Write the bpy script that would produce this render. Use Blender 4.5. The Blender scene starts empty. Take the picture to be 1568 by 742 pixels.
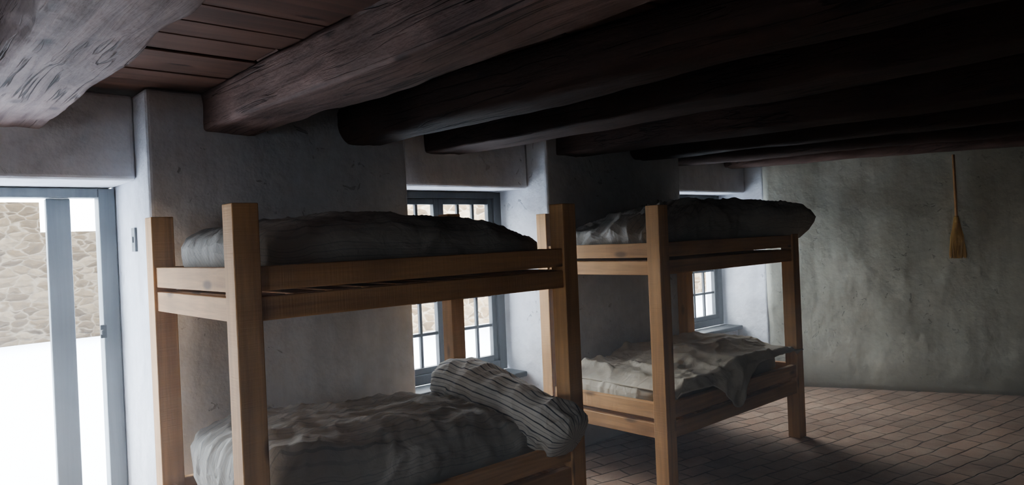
import bpy, bmesh, math, random
from mathutils import Vector, noise, Matrix
random.seed(4)
SC = bpy.context.scene
try: SC.view_settings.look='AgX - Medium High Contrast'
except Exception as ex: print(ex)

# ------------------------------------------------------------------ helpers
def link(o): SC.collection.objects.link(o); return o
def obj(name, me, mats=(), parent=None, smooth=False):
    o = bpy.data.objects.new(name, me); link(o)
    for m in mats: me.materials.append(m)
    if parent: o.parent = parent
    if smooth:
        for p in me.polygons: p.use_smooth = True
    return o
def empty(name, loc=(0,0,0)):
    e = bpy.data.objects.new(name, None); e.location = loc; e.empty_display_size=.1
    return link(e)
def add_box(bm, a, b, mi=0):
    (x0,y0,z0),(x1,y1,z1) = a,b
    v=[bm.verts.new(c) for c in ((x0,y0,z0),(x1,y0,z0),(x1,y1,z0),(x0,y1,z0),(x0,y0,z1),(x1,y0,z1),(x1,y1,z1),(x0,y1,z1))]
    for f in ((0,3,2,1),(4,5,6,7),(0,1,5,4),(1,2,6,5),(2,3,7,6),(3,0,4,7)):
        fc=bm.faces.new([v[i] for i in f]); fc.material_index=mi
    return v
def boxes(name, lst, mats, parent=None, bevel=0.0, seg=2):
    bm=bmesh.new()
    for t in lst: add_box(bm,t[0],t[1],t[2] if len(t)>2 else 0)
    me=bpy.data.meshes.new(name); bm.to_mesh(me); bm.free()
    o=obj(name,me,mats,parent)
    if bevel:
        m=o.modifiers.new('bevel','BEVEL'); m.width=bevel; m.segments=seg; m.limit_method='ANGLE'
    return o

class NT:
    def __init__(s,name):
        s.m=bpy.data.materials.new(name); s.m.use_nodes=True
        s.t=s.m.node_tree; s.n=s.t.nodes; s.n.clear()
        s.out=s.n.new('ShaderNodeOutputMaterial'); s.b=s.n.new('ShaderNodeBsdfPrincipled')
        s.t.links.new(s.b.outputs[0],s.out.inputs[0])
        s.tc=s.n.new('ShaderNodeTexCoord')
    def L(s,a,b): s.t.links.new(a,b)
    def mapping(s,scale=(1,1,1),rot=(0,0,0),src='Object',loc=(0,0,0)):
        m=s.n.new('ShaderNodeMapping'); s.L(s.tc.outputs[src],m.inputs[0])
        m.inputs['Scale'].default_value=scale; m.inputs['Rotation'].default_value=rot; m.inputs['Location'].default_value=loc
        return m.outputs[0]
    def noise(s,vec,scale,detail=4,rough=.55,dist=0):
        n=s.n.new('ShaderNodeTexNoise'); s.L(vec,n.inputs['Vector'])
        n.inputs['Scale'].default_value=scale; n.inputs['Detail'].default_value=detail
        n.inputs['Roughness'].default_value=rough; n.inputs['Distortion'].default_value=dist
        return n.outputs[0]
    def ramp(s,fac,stops):
        r=s.n.new('ShaderNodeValToRGB'); s.L(fac,r.inputs[0]); e=r.color_ramp.elements
        while len(e)<len(stops): e.new(.5)
        for i,(p,c) in enumerate(stops):
            e[i].position=p; e[i].color=(c if len(c)==4 else (*c,1)) if not isinstance(c,(int,float)) else (c,c,c,1)
        return r.outputs[0]
    def mix(s,a,b,fac=.5,mode='MIX'):
        m=s.n.new('ShaderNodeMix'); m.data_type='RGBA'; m.blend_type=mode
        if isinstance(fac,(int,float)): m.inputs[0].default_value=fac
        else: s.L(fac,m.inputs[0])
        for i,v in ((6,a),(7,b)):
            if isinstance(v,tuple): m.inputs[i].default_value=(*v[:3],1)
            else: s.L(v,m.inputs[i])
        return m.outputs[2]
    def math(s,op,a,b=None,c=None):
        m=s.n.new('ShaderNodeMath'); m.operation=op
        for i,v in enumerate((a,b,c)):
            if v is None: continue
            if isinstance(v,(int,float)): m.inputs[i].default_value=v
            else: s.L(v,m.inputs[i])
        return m.outputs[0]
    def bump(s,h,strength=.3,dist=.01,prev=None):
        b=s.n.new('ShaderNodeBump'); s.L(h,b.inputs['Height']); b.inputs['Strength'].default_value=strength
        b.inputs['Distance'].default_value=dist
        if prev is not None: s.L(prev,b.inputs['Normal'])
        s.L(b.outputs[0],s.b.inputs['Normal']); return b.outputs[0]
    def fin(s,col,rough=.8,spec=.3):
        if isinstance(col,tuple): s.b.inputs['Base Color'].default_value=(*col,1)
        else: s.L(col,s.b.inputs['Base Color'])
        s.b.inputs['Roughness'].default_value=rough
        s.b.inputs['Specular IOR Level'].default_value=spec
        return s.m

def plaster(name,c1,c2,dirt,mott=.45):
    t=NT(name); v=t.mapping()
    big=t.noise(v,1.3,6,.65); fine=t.noise(v,28,5,.6); mid=t.noise(v,5,4,.55)
    col=t.ramp(big,[(.32,c1),(.66,c2)])
    col=t.mix(col,tuple(x*.82 for x in c1),t.ramp(t.noise(v,11,6,.7),[(.45,0),(.8,.6)]))
    st=t.noise(t.mapping((5,5,.7)),1.6,5,.6)
    col=t.mix(col,dirt,t.ramp(st,[(.48,0),(.8,mott)]))
    col=t.mix(col,dirt,t.ramp(t.noise(v,.9,7,.7,.5),[(.50,0),(.72,mott*1.1)]))
    fl=t.noise(v,9,6,.65,1.2); msk=t.noise(v,.9,2,.5)
    pe=t.math('MULTIPLY',t.ramp(fl,[(.64,0),(.66,1)]),t.ramp(msk,[(.50,0),(.56,1)]))
    col=t.mix(col,tuple(x*.55 for x in c1),t.math('MULTIPLY',pe,.85))
    sx=t.n.new('ShaderNodeSeparateXYZ'); t.L(v,sx.inputs[0])
    ft=t.ramp(t.math('ADD',sx.outputs[2],t.math('MULTIPLY',big,.5)),[(.30,.75),(.62,0)])
    col=t.mix(col,dirt,ft)
    b=t.bump(t.noise(v,2.2,3),.5,.08); b=t.bump(mid,.5,.03,b); b=t.bump(fine,.5,.008,b); b=t.bump(t.math('SUBTRACT',1.0,pe),.7,.006,b)
    return t.fin(col,.9,.2)

def wood(name,axis,dark,light,fine=1.0,rough=.65,bumpd=.004,knots=True,spec=.3,saw=0,hewn=False):
    t=NT(name)
    sc=[22*fine,22*fine,22*fine]; sc[axis]=1.1*fine
    v=t.mapping(tuple(sc)); v1=t.mapping()
    g=t.noise(v,1.0,6,.62,.6); lo=t.noise(v1,2.2,3)
    col=t.ramp(g,[(.3,dark),(.62,light)])
    col=t.mix(col,tuple(x*.45 for x in dark),t.ramp(lo,[(.45,0),(.75,.5)]))
    if knots:
        sk=[7,7,7]; sk[axis]=2.6
        vo=t.n.new('ShaderNodeTexVoronoi'); t.L(t.mapping(tuple(sk)),vo.inputs[0]); vo.inputs['Scale'].default_value=1
        col=t.mix(col,tuple(x*.35 for x in dark),t.ramp(vo.outputs[0],[(.08,.85),(.17,0)]))
    b=t.bump(g,.5,bumpd)
    if saw:
        s2=[3,3,3]; s2[axis]=saw
        n2=t.noise(t.mapping(tuple(s2)),1,2)
        b=t.bump(n2,.35,.004,b)
    if hewn:
        s3=[16,16,16]; s3[axis]=.8
        ck=t.noise(t.mapping(tuple(s3)),1,3,.5,.4)
        cm=t.ramp(t.math('ABSOLUTE',t.math('SUBTRACT',ck,.5)),[(.006,1),(.022,0)])
        cm=t.math('MULTIPLY',cm,t.ramp(t.noise(v1,1.7,2),[(.45,0),(.6,1)]))
        col=t.mix(col,tuple(x*.2 for x in dark),cm)
        col=t.mix(col,tuple(min(1,x*1.35) for x in light),t.ramp(t.noise(v1,7,6,.75),[(.5,0),(.8,.6)]))
        b=t.bump(t.math('SUBTRACT',1.0,cm),.8,.01,b)
        s4=[9,9,9]; s4[axis]=5
        b=t.bump(t.noise(t.mapping(tuple(s4)),1,4,.6),.55,.025,b)
    return t.fin(col,rough,spec)

PL=plaster('plaster_grey',(.62,.65,.71),(.80,.83,.88),(.44,.44,.46))
PLF=plaster('plaster_warm',(.57,.59,.52),(.82,.82,.72),(.36,.35,.28),.6)
PINE=[wood('pine_%s'%'xyz'[i],i,(.45,.25,.11),(.76,.47,.23),saw=130) for i in range(3)]
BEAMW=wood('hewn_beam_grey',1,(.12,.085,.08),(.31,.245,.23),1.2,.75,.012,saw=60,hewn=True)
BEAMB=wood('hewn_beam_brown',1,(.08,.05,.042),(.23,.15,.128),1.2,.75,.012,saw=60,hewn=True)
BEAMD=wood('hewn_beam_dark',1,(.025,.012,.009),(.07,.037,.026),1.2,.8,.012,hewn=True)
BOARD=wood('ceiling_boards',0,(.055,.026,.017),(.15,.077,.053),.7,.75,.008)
FRAME=wood('painted_frame',2,(.035,.04,.045),(.075,.08,.085),1,.5,.002,False)
DOORP=wood('door_paint',2,(.16,.18,.20),(.24,.27,.29),1,.5,.002,False)

def floor_mat():
    t=NT('brick_floor'); v=t.mapping((1,1,1),(0,0,math.radians(9)))
    va=t.n.new('ShaderNodeVectorMath'); va.operation='MULTIPLY_ADD'
    nz=t.n.new('ShaderNodeTexNoise'); t.L(v,nz.inputs['Vector']); nz.inputs['Scale'].default_value=3
    t.L(nz.outputs[1],va.inputs[0]); va.inputs[1].default_value=(.08,.08,0); t.L(v,va.inputs[2])
    b=t.n.new('ShaderNodeTexBrick'); t.L(va.outputs[0],b.inputs['Vector'])
    b.offset=.5; b.inputs['Scale'].default_value=1; b.inputs['Brick Width'].default_value=.26
    b.inputs['Row Height'].default_value=.14; b.inputs['Mortar Size'].default_value=.008
    b.inputs['Mortar Smooth'].default_value=.8; b.inputs['Bias'].default_value=0
    b.inputs['Color1'].default_value=(.54,.36,.26,1); b.inputs['Color2'].default_value=(.32,.21,.15,1)
    b.inputs['Mortar'].default_value=(.13,.095,.075,1)
    d=t.noise(v,5,6,.75)
    col=t.mix(b.outputs[0],(.58,.48,.38),t.ramp(d,[(.40,0),(.72,.7)]))
    col=t.mix(col,(.14,.10,.08),t.ramp(t.noise(v,1.3,6,.7),[(.42,0),(.75,.6)]))
    n=t.bump(t.math('SUBTRACT',1.0,b.outputs[1]),.9,.015); t.bump(d,.8,.016,n)
    return t.fin(col,.8,.2)
FLOOR=floor_mat()

def tick(name,base,stripe,n=26,amt=.8):
    t=NT(name)
    sx=t.n.new('ShaderNodeSeparateXYZ'); t.L(t.tc.outputs['UV'],sx.inputs[0])
    w=t.noise(t.mapping(),5,2)
    f=t.math('FRACT',t.math('ADD',t.math('MULTIPLY',sx.outputs[0],n),t.math('MULTIPLY',w,.25)))
    s1=t.math('MULTIPLY',t.math('GREATER_THAN',f,.78),t.math('LESS_THAN',f,.92))
    s2=t.math('MULTIPLY',t.math('GREATER_THAN',f,.30),t.math('LESS_THAN',f,.38))
    s=t.math('MULTIPLY',t.math('ADD',s1,t.math('MULTIPLY',s2,.5)),amt)
    lo=t.noise(t.mapping(),2.5,4)
    c=t.mix(base,tuple(x*.72 for x in base),t.ramp(lo,[(.35,0),(.7,1)]))
    c=t.mix(c,stripe,s)
    n1=t.noise(t.mapping((9,14,11)),1,4,.5,1.2); b=t.bump(n1,.5,.02); t.bump(t.noise(t.mapping(),300,2),.2,.001,b)
    return t.fin(c,.92,.1)
TICK=tick('mattress_ticking',(.47,.455,.42),(.17,.18,.21),n=24,amt=.5)
TICKR=tick('roll_ticking',(.62,.60,.56),(.06,.07,.10),n=20,amt=.95)
SHEET=tick('linen_sheet',(.66,.61,.51),(.48,.44,.37),n=24,amt=.15)

def stone_mat(name,k):
    t=NT(name); v0=t.mapping((1,1,1.9))
    va=t.n.new('ShaderNodeVectorMath'); va.operation='MULTIPLY_ADD'
    nz=t.n.new('ShaderNodeTexNoise'); t.L(v0,nz.inputs['Vector']); nz.inputs['Scale'].default_value=2.5
    t.L(nz.outputs[1],va.inputs[0]); va.inputs[1].default_value=(.3,.3,.3); t.L(v0,va.inputs[2]); v=va.outputs[0]
    vo=t.n.new('ShaderNodeTexVoronoi'); vo.feature='DISTANCE_TO_EDGE'; t.L(v,vo.inputs[0]); vo.inputs['Scale'].default_value=3.6
    vc=t.n.new('ShaderNodeTexVoronoi'); t.L(v,vc.inputs[0]); vc.inputs['Scale'].default_value=3.6
    sx=t.n.new('ShaderNodeSeparateColor'); t.L(vc.outputs['Color'],sx.inputs[0])
    S=lambda c: tuple(x*k for x in c)
    col=t.ramp(sx.outputs[0],[(0,S((.040,.027,.015))),(.5,S((.08,.055,.030))),(1,S((.125,.095,.062)))])
    m=t.ramp(vo.outputs[0],[(.01,1),(.08,0)])
    col=t.mix(col,S((.13,.105,.075)),m)
    col=t.mix(col,S((.030,.022,.015)),t.ramp(t.noise(t.mapping(),9,5,.7),[(.45,0),(.8,.85)]))
    t.bump(vo.outputs[0],.9,.08)
    return t.fin(col,.9)
STONE=stone_mat('rubble_stone',.74); STONE2=stone_mat('pale_rubble_stone',2.4)
def snow_mat():
    t=NT('snow'); v=t.mapping(); t.bump(t.noise(v,1.5,5),.3,.08); return t.fin((.60,.64,.72),.7,.2)
SNOW=snow_mat()

# ------------------------------------------------------------------ room shell
H=2.4; YW=3.7; YO=4.42
FD=Vector((.409,-.913)); FN=Vector((.913,.409)); FC=Vector((6.80,3.7))
win=[(2.49,3.70),(5.36,6.80)]; door=(-.25,1.01)
seg=[((-3.4,YW,0),(door[0],YO,H)),((door[1],YW,0),(win[0][0],YO,H)),((win[0][1],YW,0),(win[1][0],YO,H)),((win[1][1],YW,0),(7.6,YO,H)),
     ((door[0],3.89,1.97),(door[1],YO,H))]
for a,b in win:
    seg.append(((a,3.90,1.975),(b,YO,H))); seg.append(((a,4.04,0),(b,YO,.56)))
wn=boxes('wall_north',seg,[PL],bevel=.022,seg=3)
def uneven_wall(name,t1,mats):
    bm=bmesh.new(); NX=140; NZ=44; g=[]
    for i in range(NX+1):
        t=t1*i/NX; r=[]
        for j in range(NZ+1):
            z=H*j/NZ; o=.035*noise.noise(Vector((t*.8,z*.9,3)))+.010*noise.noise(Vector((t*3,z*3,8)))
            p=FC+FD*t+FN*o; r.append(bm.verts.new((p.x,p.y,z)))
        g.append(r)
    for i in range(NX):
        for j in range(NZ): bm.faces.new((g[i][j],g[i][j+1],g[i+1][j+1],g[i+1][j]))
    c=[]
    for t in (0,t1):
        for z in (0,H):
            p=FC+FD*t+FN*.4; c.append(bm.verts.new((p.x,p.y,z)))
    bm.faces.new((c[0],c[1],c[3],c[2]))
    bm.faces.new([g[i][0] for i in range(NX+1)]+[c[2],c[0]]); bm.faces.new([g[i][NZ] for i in range(NX,-1,-1)]+[c[1],c[3]])
    bm.faces.new([g[0][j] for j in range(NZ,-1,-1)]+[c[0],c[1]]); bm.faces.new([g[NX][j] for j in range(NZ+1)]+[c[3],c[2]])
    bmesh.ops.recalc_face_normals(bm,faces=bm.faces)
    me=bpy.data.meshes.new(name); bm.to_mesh(me); bm.free(); return obj(name,me,mats,smooth=False)
def fw(t,o=0): p=FC+FD*t+FN*o; return (p.x,p.y)
YB=-3.0
tend=(3.7-YB)/.913
we=uneven_wall('wall_east',tend+.3,[PLF])
for p in we.data.polygons:
    if len(p.vertices)==4: p.use_smooth=True
boxes('wall_south',[((-3.4,YB-.4,0),(10.2,YB,H))],[PL])
ww=(.5,2.0)
boxes('wall_west',[((-3.8,YB-.4,0),(-3.4,ww[0],H)),((-3.8,ww[1],0),(-3.4,YO,H)),((-3.8,ww[0],0),(-3.4,ww[1],.7)),((-3.8,ww[0],1.97),(-3.4,ww[1],H))],[PL])
fl=boxes('floor',[((-3.8,YB-.4,-.15),(10.4,YO,0))],[FLOOR])
cl=[((-3.8,YB-.4,H+.03),(10.4,YO,H+.2))]
y=YB-.3
while y<YW+.1:
    w=random.uniform(.17,.26); x=-3.6-random.random()
    while x<9.6:
        l=random.uniform(2.4,3.6); dz=random.uniform(0,.012)
        cl.append(((x,y,H-.004+dz),(min(x+l-.006,10.2),y+w-.008,H+.035))); x+=l
    y+=w
boxes('ceiling',cl,[BOARD],bevel=.004,seg=1)

# ------------------------------------------------------------------ beams
def beam(xl,w,h,skew,mat,rc=.03,seed=0,zb=2.2,y0=3.93,length=7.3,wavy=1.0):
    th=math.radians(skew); d=Vector((math.sin(th),-math.cos(th),0)); r=Vector((math.cos(th),math.sin(th),0))
    c0=Vector((xl+w/2,3.7,0))-d*(y0-3.7)
    bm=bmesh.new(); S=150; rings=[]
    base=[]; hw,hh=w/2,h/2
    cor=[(1,1,0),(-1,1,90),(-1,-1,180),(1,-1,270)]
    for ci,(sx,sy,a0) in enumerate(cor):
        for j in range(6):
            a=math.radians(a0+90*j/5)
            base.append((sx*(hw-rc)+rc*math.cos(a),sy*(hh-rc)+rc*math.sin(a)))
        x0,y0_=base[-1]; nx,ny,na=cor[(ci+1)%4]
        b0=math.radians(na); x1,y1=nx*(hw-rc)+rc*math.cos(b0),ny*(hh-rc)+rc*math.sin(b0)
        for j in range(1,7): base.append((x0+(x1-x0)*j/7,y0_+(y1-y0_)*j/7))
    K=len(base)
    for i in range(S+1):
        s=length*i/S; c=c0+d*s
        wob=.02*noise.noise(Vector((s*.6,seed*3.1,0))); wz=.035*wavy*noise.noise(Vector((s*.8,seed*1.7,5)))
        cr=[max(0,noise.noise(Vector((s*1.4,seed+j*7.7,2)))-.12)*.12*wavy for j in range(2)]
        ring=[]
        for u,v in base:
            dn=.014*noise.noise(Vector((u*6+seed,v*6,s*1.8)))+.006*noise.noise(Vector((u*25+seed,v*25,s*6)))
            L=math.hypot(u,v); uu=u+u/L*dn; vv=v+v/L*dn
            if v<0:
                k=(abs(u)/hw)**3*(abs(v)/hh)**2; q=cr[0] if u>0 else cr[1]
                uu-=math.copysign(q*k,u); vv+=q*k*.7
            p=c+r*(uu+wob); z=zb+hh+vv+(wz*.6 if v<0 else 0)
            ring.append(bm.verts.new((p.x,p.y,min(z,H-.002))))
        rings.append(ring)
    for i in range(S):
        for k in range(K): bm.faces.new((rings[i][k],rings[i][(k+1)%K],rings[i+1][(k+1)%K],rings[i+1][k]))
    bm.faces.new(rings[0]); bm.faces.new(rings[-1][::-1])
    bmesh.ops.recalc_face_normals(bm,faces=bm.faces)
    me=bpy.data.meshes.new('ceiling_beam'); bm.to_mesh(me); bm.free()
    return obj('ceiling_beam',me,[mat],smooth=True)
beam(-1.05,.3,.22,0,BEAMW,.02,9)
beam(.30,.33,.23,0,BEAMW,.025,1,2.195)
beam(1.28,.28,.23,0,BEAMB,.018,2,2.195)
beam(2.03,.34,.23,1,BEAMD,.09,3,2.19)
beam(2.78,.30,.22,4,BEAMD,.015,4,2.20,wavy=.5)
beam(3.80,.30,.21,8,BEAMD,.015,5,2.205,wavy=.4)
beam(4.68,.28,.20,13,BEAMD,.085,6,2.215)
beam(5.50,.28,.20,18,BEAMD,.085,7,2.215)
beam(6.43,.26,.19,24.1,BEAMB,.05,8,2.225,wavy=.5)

# ------------------------------------------------------------------ windows & door
def window(name,a,b,z0,z1,y,rot=0,loc=None):
    e=empty(name,loc or ((a+b)/2,y,z0)); e.rotation_euler=(0,0,rot); cx=(a+b)/2
    def pb(nm,l,bv=.004):
        return boxes(nm,[((p[0]-cx,p[1]-y,p[2]-z0),(q[0]-cx,q[1]-y,q[2]-z0)) for p,q in l],[FRAME],e,bv)
    f=.07
    pb('frame',[((a,y,z0),(a+f,y+.09,z1)),((b-f,y,z0),(b,y+.09,z1)),((a+f,y,z0),(b-f,y+.09,z0+f)),((a+f,y,z1-f*.7),(b-f,y+.09,z1))])
    m=(a+b)/2
    for k,(p,q) in enumerate(((a+f,m),(m,b-f))):
        s=.045; l=[((p,y+.02,z0+f),(p+s,y+.065,z1-f*.7)),((q-s,y+.02,z0+f),(q,y+.065,z1-f*.7)),
           ((p+s,y+.02,z0+f),(q-s,y+.065,z0+f+s)),((p+s,y+.02,z1-f*.7-s),(q-s,y+.065,z1-f*.7))]
        pb('casement_%d'%(k+1),l)
        g=.022; l=[]
        for i in (1,2):
            x=p+s+(q-p-2*s)*i/3; l.append(((x-g/2,y+.03,z0+f+s),(x+g/2,y+.055,z1-f*.7-s)))
        for j in (1,2,3,4):
            z=z0+f+s+(z1-f*.7-z0-f-2*s)*j/5; l.append(((p+s,y+.031,z-g/2),(q-s,y+.054,z+g/2)))
        pb('glazing_bars_%d'%(k+1),l,.002)
    return e
for i,(a,b) in enumerate(win):
    e=window('window_%d'%(i+1),a+.02,b-.02,.60,1.97,4.2)
    boxes('sill',[((a+.015-e.location.x,3.98-4.2,-.04),(b-.015-e.location.x,.0,.0))],[FRAME],e,.008)
window('window_3',0,ww[1]-ww[0],.7,1.97,0,math.radians(90),(-3.6,(ww[0]+ww[1])/2,.7))
d=empty('door_1',(door[0],4.30,0))
def dl(p,q,m=DOORP,nm='part',bv=.006):
    return boxes(nm,[((p[0]-door[0],p[1]-4.3,p[2]),(q[0]-door[0],q[1]-4.3,q[2]))],[m],d,bv)
dl((.925,4.30,0),(1.005,4.40,1.965),DOORP,'jamb_1')
dl((-.245,4.30,0),(-.16,4.40,1.965),DOORP,'jamb_2')
dl((-.16,4.30,1.915),(.925,4.40,1.965),DOORP,'header')
dl((.69,4.33,0.02),(.80,4.375,1.912),DOORP,'leaf_stile')
dl((-.16,4.29,0),(.925,4.42,.025),DOORP,'threshold')
dl((.905,4.285,1.17),(.935,4.30,1.24),FRAME,'latch_plate',.003)
dl((.905,4.26,1.19),(.92,4.29,1.215),FRAME,'latch_knob',.004)
boxes('light_switch',[((0.999,3.93,1.62),(1.012,3.99,1.74)),((.994,3.953,1.665),(1.0,3.967,1.695))],[DOORP],None,.002)

# ------------------------------------------------------------------ bunk beds
def bunk(X,Y,L=1.66,W=.96,tops=(1.77,1.77,1.77,1.77)):
    e=empty('bunk_bed',(X,Y,0)); h=.048
    cs=[(0,0),(L,0),(L,W),(0,W)]
    for i,(x,y) in enumerate(cs):
        boxes('post_%d'%(i+1),[((x-h,y-h,0),(x+h,y+h,tops[i]))],[PINE[2]],e,.004)
    k=0
    for za,zb,zc,zd in ((.345,.435,.465,.56),(1.345,1.432,1.452,1.542)):
        for z0,z1 in ((za,zb),(zc,zd)):
            k+=1
            boxes('side_rail_%d'%k,[((h,-.036,z0),(L-h,.006,z1))],[PINE[0]],e,.004)
            boxes('rear_rail_%d'%k,[((h,W-.006,z0),(L-h,W+.036,z1))],[PINE[0]],e,.004)
            boxes('end_rail_%d'%(2*k-1),[((-.036,h,z0),(.006,W-h,z1))],[PINE[1]],e,.004)
            boxes('end_rail_%d'%(2*k),[((L-.006,h,z0),(L+.036,W-h,z1))],[PINE[1]],e,.004)
        boxes('slats_%d'%k,[((.03+i*.162,.008,zb-.02),(.03+i*.162+.13,W-.008,zb+.002)) for i in range(10)],[PINE[1]],e,.003)
    return e
B1=(1.0,2.56); B2=(3.583,2.653)
bunk(*B1); bunk(*B2,tops=(1.77,1.55,1.77,1.77))

# ------------------------------------------------------------------ bedding
def ridged(p): return 1-min(1,abs(noise.noise(p))*2.6)
def cushion(name,c,dim,mat,n=5,seed=0,lump=.02,wr=.016,hf=None,cuts=90,xdir=.35,shape=None,wf=None):
    bm=bmesh.new(); bmesh.ops.create_cube(bm,size=2)
    bmesh.ops.subdivide_edges(bm,edges=bm.edges,cuts=cuts,use_grid_fill=True)
    uv=bm.loops.layers.uv.new('UVMap')
    S=Vector((seed*7.3,seed*2.1,seed*.7)); ox={}
    for v in bm.verts:
        x,y,z=v.co; ox[v]=(x,y,z)
        m=max(abs(x),abs(y)); r=(abs(x)**n+abs(y)**n)**(1/n)
        f=(m/r) if r>1e-6 else 1
        px,py=x*f,y*f
        if abs(z)>.999:
            e=max(0,1-m**6)**.5; pz=(.25+.75*e)*z
        else: pz=z*.25
        top=pz*.5+.5
        co=Vector((px*dim[0]/2,py*dim[1]/2,pz*dim[2]/2))
        if hf: co.z+=hf(px,py)*top
        w=co+S
        ww=wr*(wf(px,py) if wf else 1)
        a=noise.noise(w*2.0)*lump+noise.noise(w*4.5)*lump*.5
        p2=Vector((w.x*xdir*4+noise.noise(w*3)*.9,w.y*6+w.x*1.5,w.z*3))
        b=ridged(p2)**2*ww+ridged(Vector((w.x*7-w.y*4,w.y*4+w.x*5,w.z*5)))**2*ww*.5+ridged(w*15)**2*ww*.22
        if pz>-.3: co.z+=(a+b)*min(1,top*1.4)
        k=max(0,m-.9)/.1*max(0,1-abs(pz))
        if m>.9:
            dv=Vector((px if abs(px)>.9 else 0,py if abs(py)>.9 else 0,0)); co+=dv*(a*.7+b*.5)*k
        if shape: co=shape(co,px,py,top)
        v.co=co
    for f in bm.faces:
        for l in f.loops:
            X=ox[l.vert]; l[uv].uv=((X[1]*.5+.5)+.12*(1-X[2])*.5, X[0]*.5+.5)
    me=bpy.data.meshes.new(name); bm.to_mesh(me); bm.free()
    o=obj(name,me,[mat],smooth=True); o.location=c
    return o
cushion('straw_mattress',(B1[0]+.83,B1[1]+.48,1.565),(1.60,.86,.24),TICK,6,seed=1,lump=.035,wr=.015,
        hf=lambda x,y:.045-.07*max(0,x)**2-.05*max(0,-x)**2-.03*x-.03*y*y)
cushion('straw_mattress',(B1[0]+.83,B1[1]+.48,.60),(1.60,.86,.28),TICK,6,seed=2,lump=.03,wr=.026,
        hf=lambda x,y:.05-.07*x-.05*max(0,x-.3))
def over(co,px,py,top):
    k=max(0,px-.5)/.5
    co.x+=.50*k*(.5+.5*k)*(.55+.45*top)*(.75-.25*py)
    if py<0: co.y-=.22*max(0,(px-.2)/.8)*(.35+top)*abs(py)**3
    if px>.6: co.z-=.03*k
    return co
cushion('straw_mattress',(B2[0]+.85,B2[1]+.48,1.59),(1.62,.86,.26),TICK,9,seed=3,lump=.04,wr=.030,
        hf=lambda x,y:(-.07+.15*min(1,max(0,(x+.75)/.5)))*(1-.3*max(0,y)),shape=over,wf=lambda x,y:2.0 if x<-.4 else 1)
cushion('straw_mattress',(B2[0]+.83,B2[1]+.48,.555),(1.60,.86,.20),SHEET,6,seed=4,lump=.02,wr=.015,
        hf=lambda x,y:.03*max(0,x+.2))
def bedroll():
    bm=bmesh.new(); uv=bm.loops.layers.uv.new('UVMap'); K=110;S=130; R=.14; rings=[]
    P=[Vector((0.03,.50,.04)),Vector((.01,.25,.05)),Vector((.0,0,.02)),Vector((.0,-.25,-.02)),Vector((.01,-.45,-.07)),Vector((.02,-.56,-.12))]
    def path(s):
        t=s*(len(P)-1); i=min(int(t),len(P)-2); f=t-i
        p0=P[max(i-1,0)];p1=P[i];p2=P[i+1];p3=P[min(i+2,len(P)-1)]
        return .5*((2*p1)+(p2-p0)*f+(2*p0-5*p1+4*p2-p3)*f*f+(3*p1-p0-3*p2+p3)*f**3)
    for i in range(S+1):
        s=i/S; e=(1-abs(2*s-1)**6)**.45 if 0<s<1 else 0
        c=path(s); tg=(path(min(1,s+.01))-path(max(0,s-.01))).normalized()
        sx=Vector((1,0,0)); sx=(sx-tg*sx.dot(tg)).normalized(); sz=sx.cross(tg)
        if sz.z<0: sz=-sz
        ring=[]
        for k in range(K):
            a=2*math.pi*k/K
            r=R*(e*.98+.02)*(.95+.10*math.sin(s*5.5+.6)+.10*s)
            w=Vector((math.cos(a)*.28,s*2.4,math.sin(a)*.28))
            dn=noise.noise(w*3.5)*.024+ridged(Vector((math.cos(a)*1.1,s*9,math.sin(a)*1.1)))**2*.014+ridged(Vector((math.cos(a)*2,s*5,math.sin(a)*2+3)))**2*.008
            rr=r+dn*e
            ring.append(bm.verts.new(c+sx*math.cos(a)*rr*1.05+sz*math.sin(a)*rr*.96))
        rings.append(ring)
    for i in range(S):
        for k in range(K):
            f=bm.faces.new((rings[i][k],rings[i][(k+1)%K],rings[i+1][(k+1)%K],rings[i+1][k]))
            for l,(ii,kk) in zip(f.loops,((i,k),(i,k+1),(i+1,k+1),(i+1,k))): l[uv].uv=(kk/K,ii/S)
    bm.faces.new(rings[0]);bm.faces.new(rings[-1][::-1]); bmesh.ops.recalc_face_normals(bm,faces=bm.faces)
    me=bpy.data.meshes.new('bed_roll'); bm.to_mesh(me); bm.free()
    o=obj('bed_roll',me,[TICKR],smooth=True); o.location=(B1[0]+1.49,B1[1]+.40,.735)
bedroll()
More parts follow.
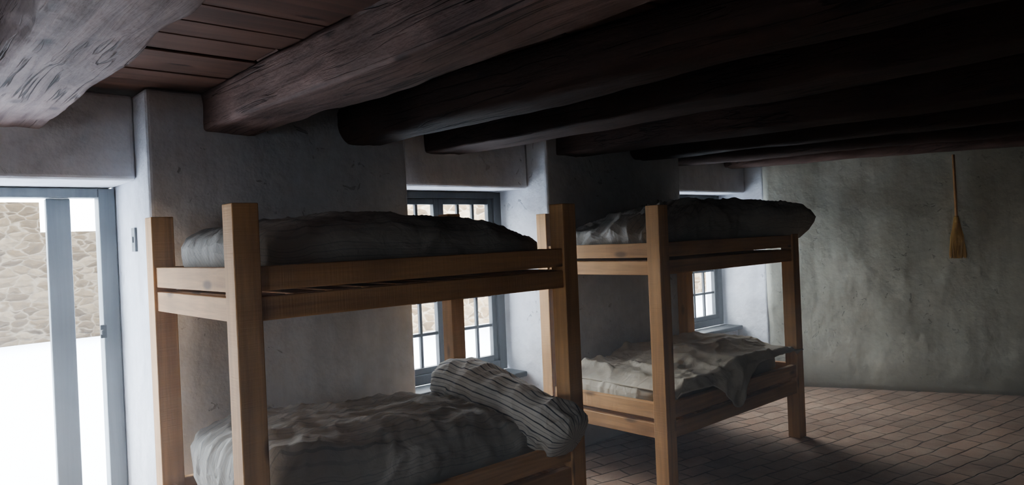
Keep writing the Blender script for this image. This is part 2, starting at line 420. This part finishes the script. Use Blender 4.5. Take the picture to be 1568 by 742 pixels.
def drape(name,x0,x1,yf,yb,ztf,dropf,mat,seed):
    bm=bmesh.new(); uv=bm.loops.layers.uv.new('UVMap'); NU=150;NV=110; g=[]
    for i in range(NU+1):
        u=i/NU; row=[]; drop=dropf(u); back=yb+.06*noise.noise(Vector((u*3,seed,0))); tot=(back-yf)+drop; zt=ztf(u)
        for j in range(NV+1):
            s=j/NV*tot
            if s<(back-yf)-.04: yy=back-s; zz=zt
            else:
                q=s-((back-yf)-.04); a=min(q/.06,math.pi/2); yy=yf+.04-.04*math.sin(a); zz=zt-.04*(1-math.cos(a))-max(0,q-.094)
            x=x0+(x1-x0)*u
            w=Vector((x+seed,s,seed))
            n=noise.noise(w*3)*.04+ridged(Vector((x*3.5+s*2+seed,s*2-x*1.5,1)))**2*.026+ridged(Vector((x*6-s*3,s*5+x*3,4)))**2*.012+ridged(w*9)**2*.006
            ed=min(1,min(u,1-u)*12)
            if zz>zt-.03: zz+=max(-.01,n*ed)+.02*(1-(j/NV))-.05*(1-ed)
            else: yy-=abs(n)*.8+.008
            x+=noise.noise(w*2.5+Vector((9,0,0)))*.04*ed
            row.append(bm.verts.new((x,yy,zz)))
        g.append(row)
    for i in range(NU):
        for j in range(NV):
            f=bm.faces.new((g[i][j],g[i+1][j],g[i+1][j+1],g[i][j+1]))
            for l,(a,b) in zip(f.loops,((i,j),(i+1,j),(i+1,j+1),(i,j+1))): l[uv].uv=(a/NU*.6,b/NV)
    me=bpy.data.meshes.new(name); bm.to_mesh(me); bm.free()
    o=obj(name,me,[mat],smooth=True); m=o.modifiers.new('thick','SOLIDIFY'); m.thickness=.008
    return o
def sm(a,b,x): t=min(1,max(0,(x-a)/(b-a))); return t*t*(3-2*t)
drape('blanket',B2[0]+.055,B2[0]+1.605,B2[1]-.055,B2[1]+.87,lambda u:.655+.06*sm(.3,.5,u),lambda u:.05+.25*math.exp(-((u-.44)/.11)**2),SHEET,2.3)

# ------------------------------------------------------------------ broom
bx,by=fw(1.66,-.09)
def straw():
    t=NT('broom_straw'); g=t.noise(t.mapping((60,60,3)),1,4); t.bump(g,.5,.004)
    return t.fin(t.ramp(g,[(.3,(.38,.22,.06)),(.7,(.75,.50,.20))]),.8)
STRAW=straw()
br=empty('broom',(bx,by,0))
def cyl(nm,p,q,r,mat,parent,r2=None,K=12):
    p=Vector(p);q=Vector(q); dd=q-p; bm=bmesh.new()
    bmesh.ops.create_cone(bm,cap_ends=True,segments=K,radius1=r,radius2=r if r2 is None else r2,depth=dd.length)
    bmesh.ops.transform(bm,matrix=Matrix.Translation((p+q)/2)@dd.to_track_quat('Z','Y').to_matrix().to_4x4(),verts=bm.verts)
    me=bpy.data.meshes.new(nm); bm.to_mesh(me); bm.free(); return obj(nm,me,[mat],parent,True)
cyl('handle',(.02,0,1.52),(0,-.0,2.20),.012,PINE[2],br)
bm=bmesh.new()
for i in range(320):
    a=random.uniform(0,2*math.pi); r=math.sqrt(random.random())
    top=Vector((.02+r*.018*math.cos(a),r*.018*math.sin(a),1.63))
    mid=Vector((.02+r*.045*math.cos(a)*FD.x,r*.05*math.cos(a)*FD.y+r*.02*math.sin(a),1.45))
    bot=Vector((.02+r*.03*math.cos(a)+random.uniform(-.008,.008),r*-.07*math.cos(a)*.9,1.26+random.uniform(-.01,.03)))
    rr=.0034; prev=None
    for p in (top,mid,bot):
        ring=[bm.verts.new(p+Vector((rr*math.cos(t),rr*math.sin(t),0))) for t in (0,2.1,4.2)]
        if prev:
            for k in range(3): bm.faces.new((prev[k],prev[(k+1)%3],ring[(k+1)%3],ring[k]))
        prev=ring
me=bpy.data.meshes.new('bristles'); bm.to_mesh(me); bm.free(); obj('bristles',me,[STRAW],br)
cyl('binding',(.02,0,1.58),(.02,0,1.64),.024,STRAW,br,.018)

# ------------------------------------------------------------------ outside
def ground():
    bm=bmesh.new(); N=60; g=[]
    for i in range(N+1):
        r=[]
        for j in range(N+1):
            x=-40+90*i/N; yy=YO+ (46)*(j/N)**1.5
            r.append(bm.verts.new((x,yy,-.06+.10*noise.noise(Vector((x*.25,yy*.25,0)))*min(1,(yy-YO)))))
        g.append(r)
    for i in range(N):
        for j in range(N): bm.faces.new((g[i][j],g[i+1][j],g[i+1][j+1],g[i][j+1]))
    add_box(bm,(-40,-40,-.25),(-3.8,YO,-.1))
    me=bpy.data.meshes.new('snow_ground'); bm.to_mesh(me); bm.free(); obj('snow_ground',me,[SNOW],smooth=True)
ground()
boxes('stone_wall',[((-14,17,-.2),(2.6,17.7,2.75)),((2.6,17,-.2),(6,17.7,2.15))],[STONE])
boxes('stone_wall',[((5.6,11,-.2),(40,11.6,2.5))],[STONE2])

# ------------------------------------------------------------------ light
w=bpy.data.worlds.new('World'); SC.world=w; w.use_nodes=True
bg=w.node_tree.nodes['Background']; bg.inputs[0].default_value=(.84,.92,1.0,1); bg.inputs[1].default_value=22.0
def portal(loc,sx,sz,rot):
    l=bpy.data.lights.new('portal','AREA'); l.shape='RECTANGLE'; l.size=sx; l.size_y=sz
    l.cycles.is_portal=True
    o=bpy.data.objects.new('sky_portal',l); link(o); o.location=loc; o.rotation_euler=rot
R90=math.radians(90)
for a,b in win: portal(((a+b)/2,4.32,1.29),b-a,1.4,(-R90,0,0))
portal(((door[0]+door[1])/2,4.41,.98),1.26,1.96,(-R90,0,0))
portal((-3.75,(ww[0]+ww[1])/2,1.335),ww[1]-ww[0],1.27,(R90,0,-R90))
# haze volume added to imitate lens veil from the bright door
vm=bpy.data.materials.new('veil_haze'); vm.use_nodes=True; vt=vm.node_tree; vt.nodes.clear()
vo=vt.nodes.new('ShaderNodeOutputMaterial'); vs=vt.nodes.new('ShaderNodeVolumeScatter')
vs.inputs['Density'].default_value=.065; vs.inputs['Anisotropy'].default_value=.35; vs.inputs['Color'].default_value=(.82,.89,1,1)
vt.links.new(vs.outputs[0],vo.inputs['Volume'])
boxes('veil_haze',[((-3.39,YB+.01,.01),(9.8,4.28,H-.02))],[vm],fl)

# ------------------------------------------------------------------ camera
cd=bpy.data.cameras.new('camera'); cam=bpy.data.objects.new('camera',cd); link(cam); SC.camera=cam
cd.sensor_width=36; cd.lens=36*1097/1568; cd.clip_start=.02
F0=Vector((.669,.743,0)).normalized(); R0=Vector((.743,-.669,0)).normalized(); U0=Vector((0,0,1))
p=math.radians(-.25); r=math.radians(2.46)
F=F0*math.cos(p)+U0*math.sin(p); U1=U0*math.cos(p)-F0*math.sin(p)
R=R0*math.cos(r)-U1*math.sin(r); U=R0*math.sin(r)+U1*math.cos(r)
M=Matrix((R,U,-F)).transposed().to_4x4(); M.translation=Vector((0,0,1.6)); cam.matrix_world=M
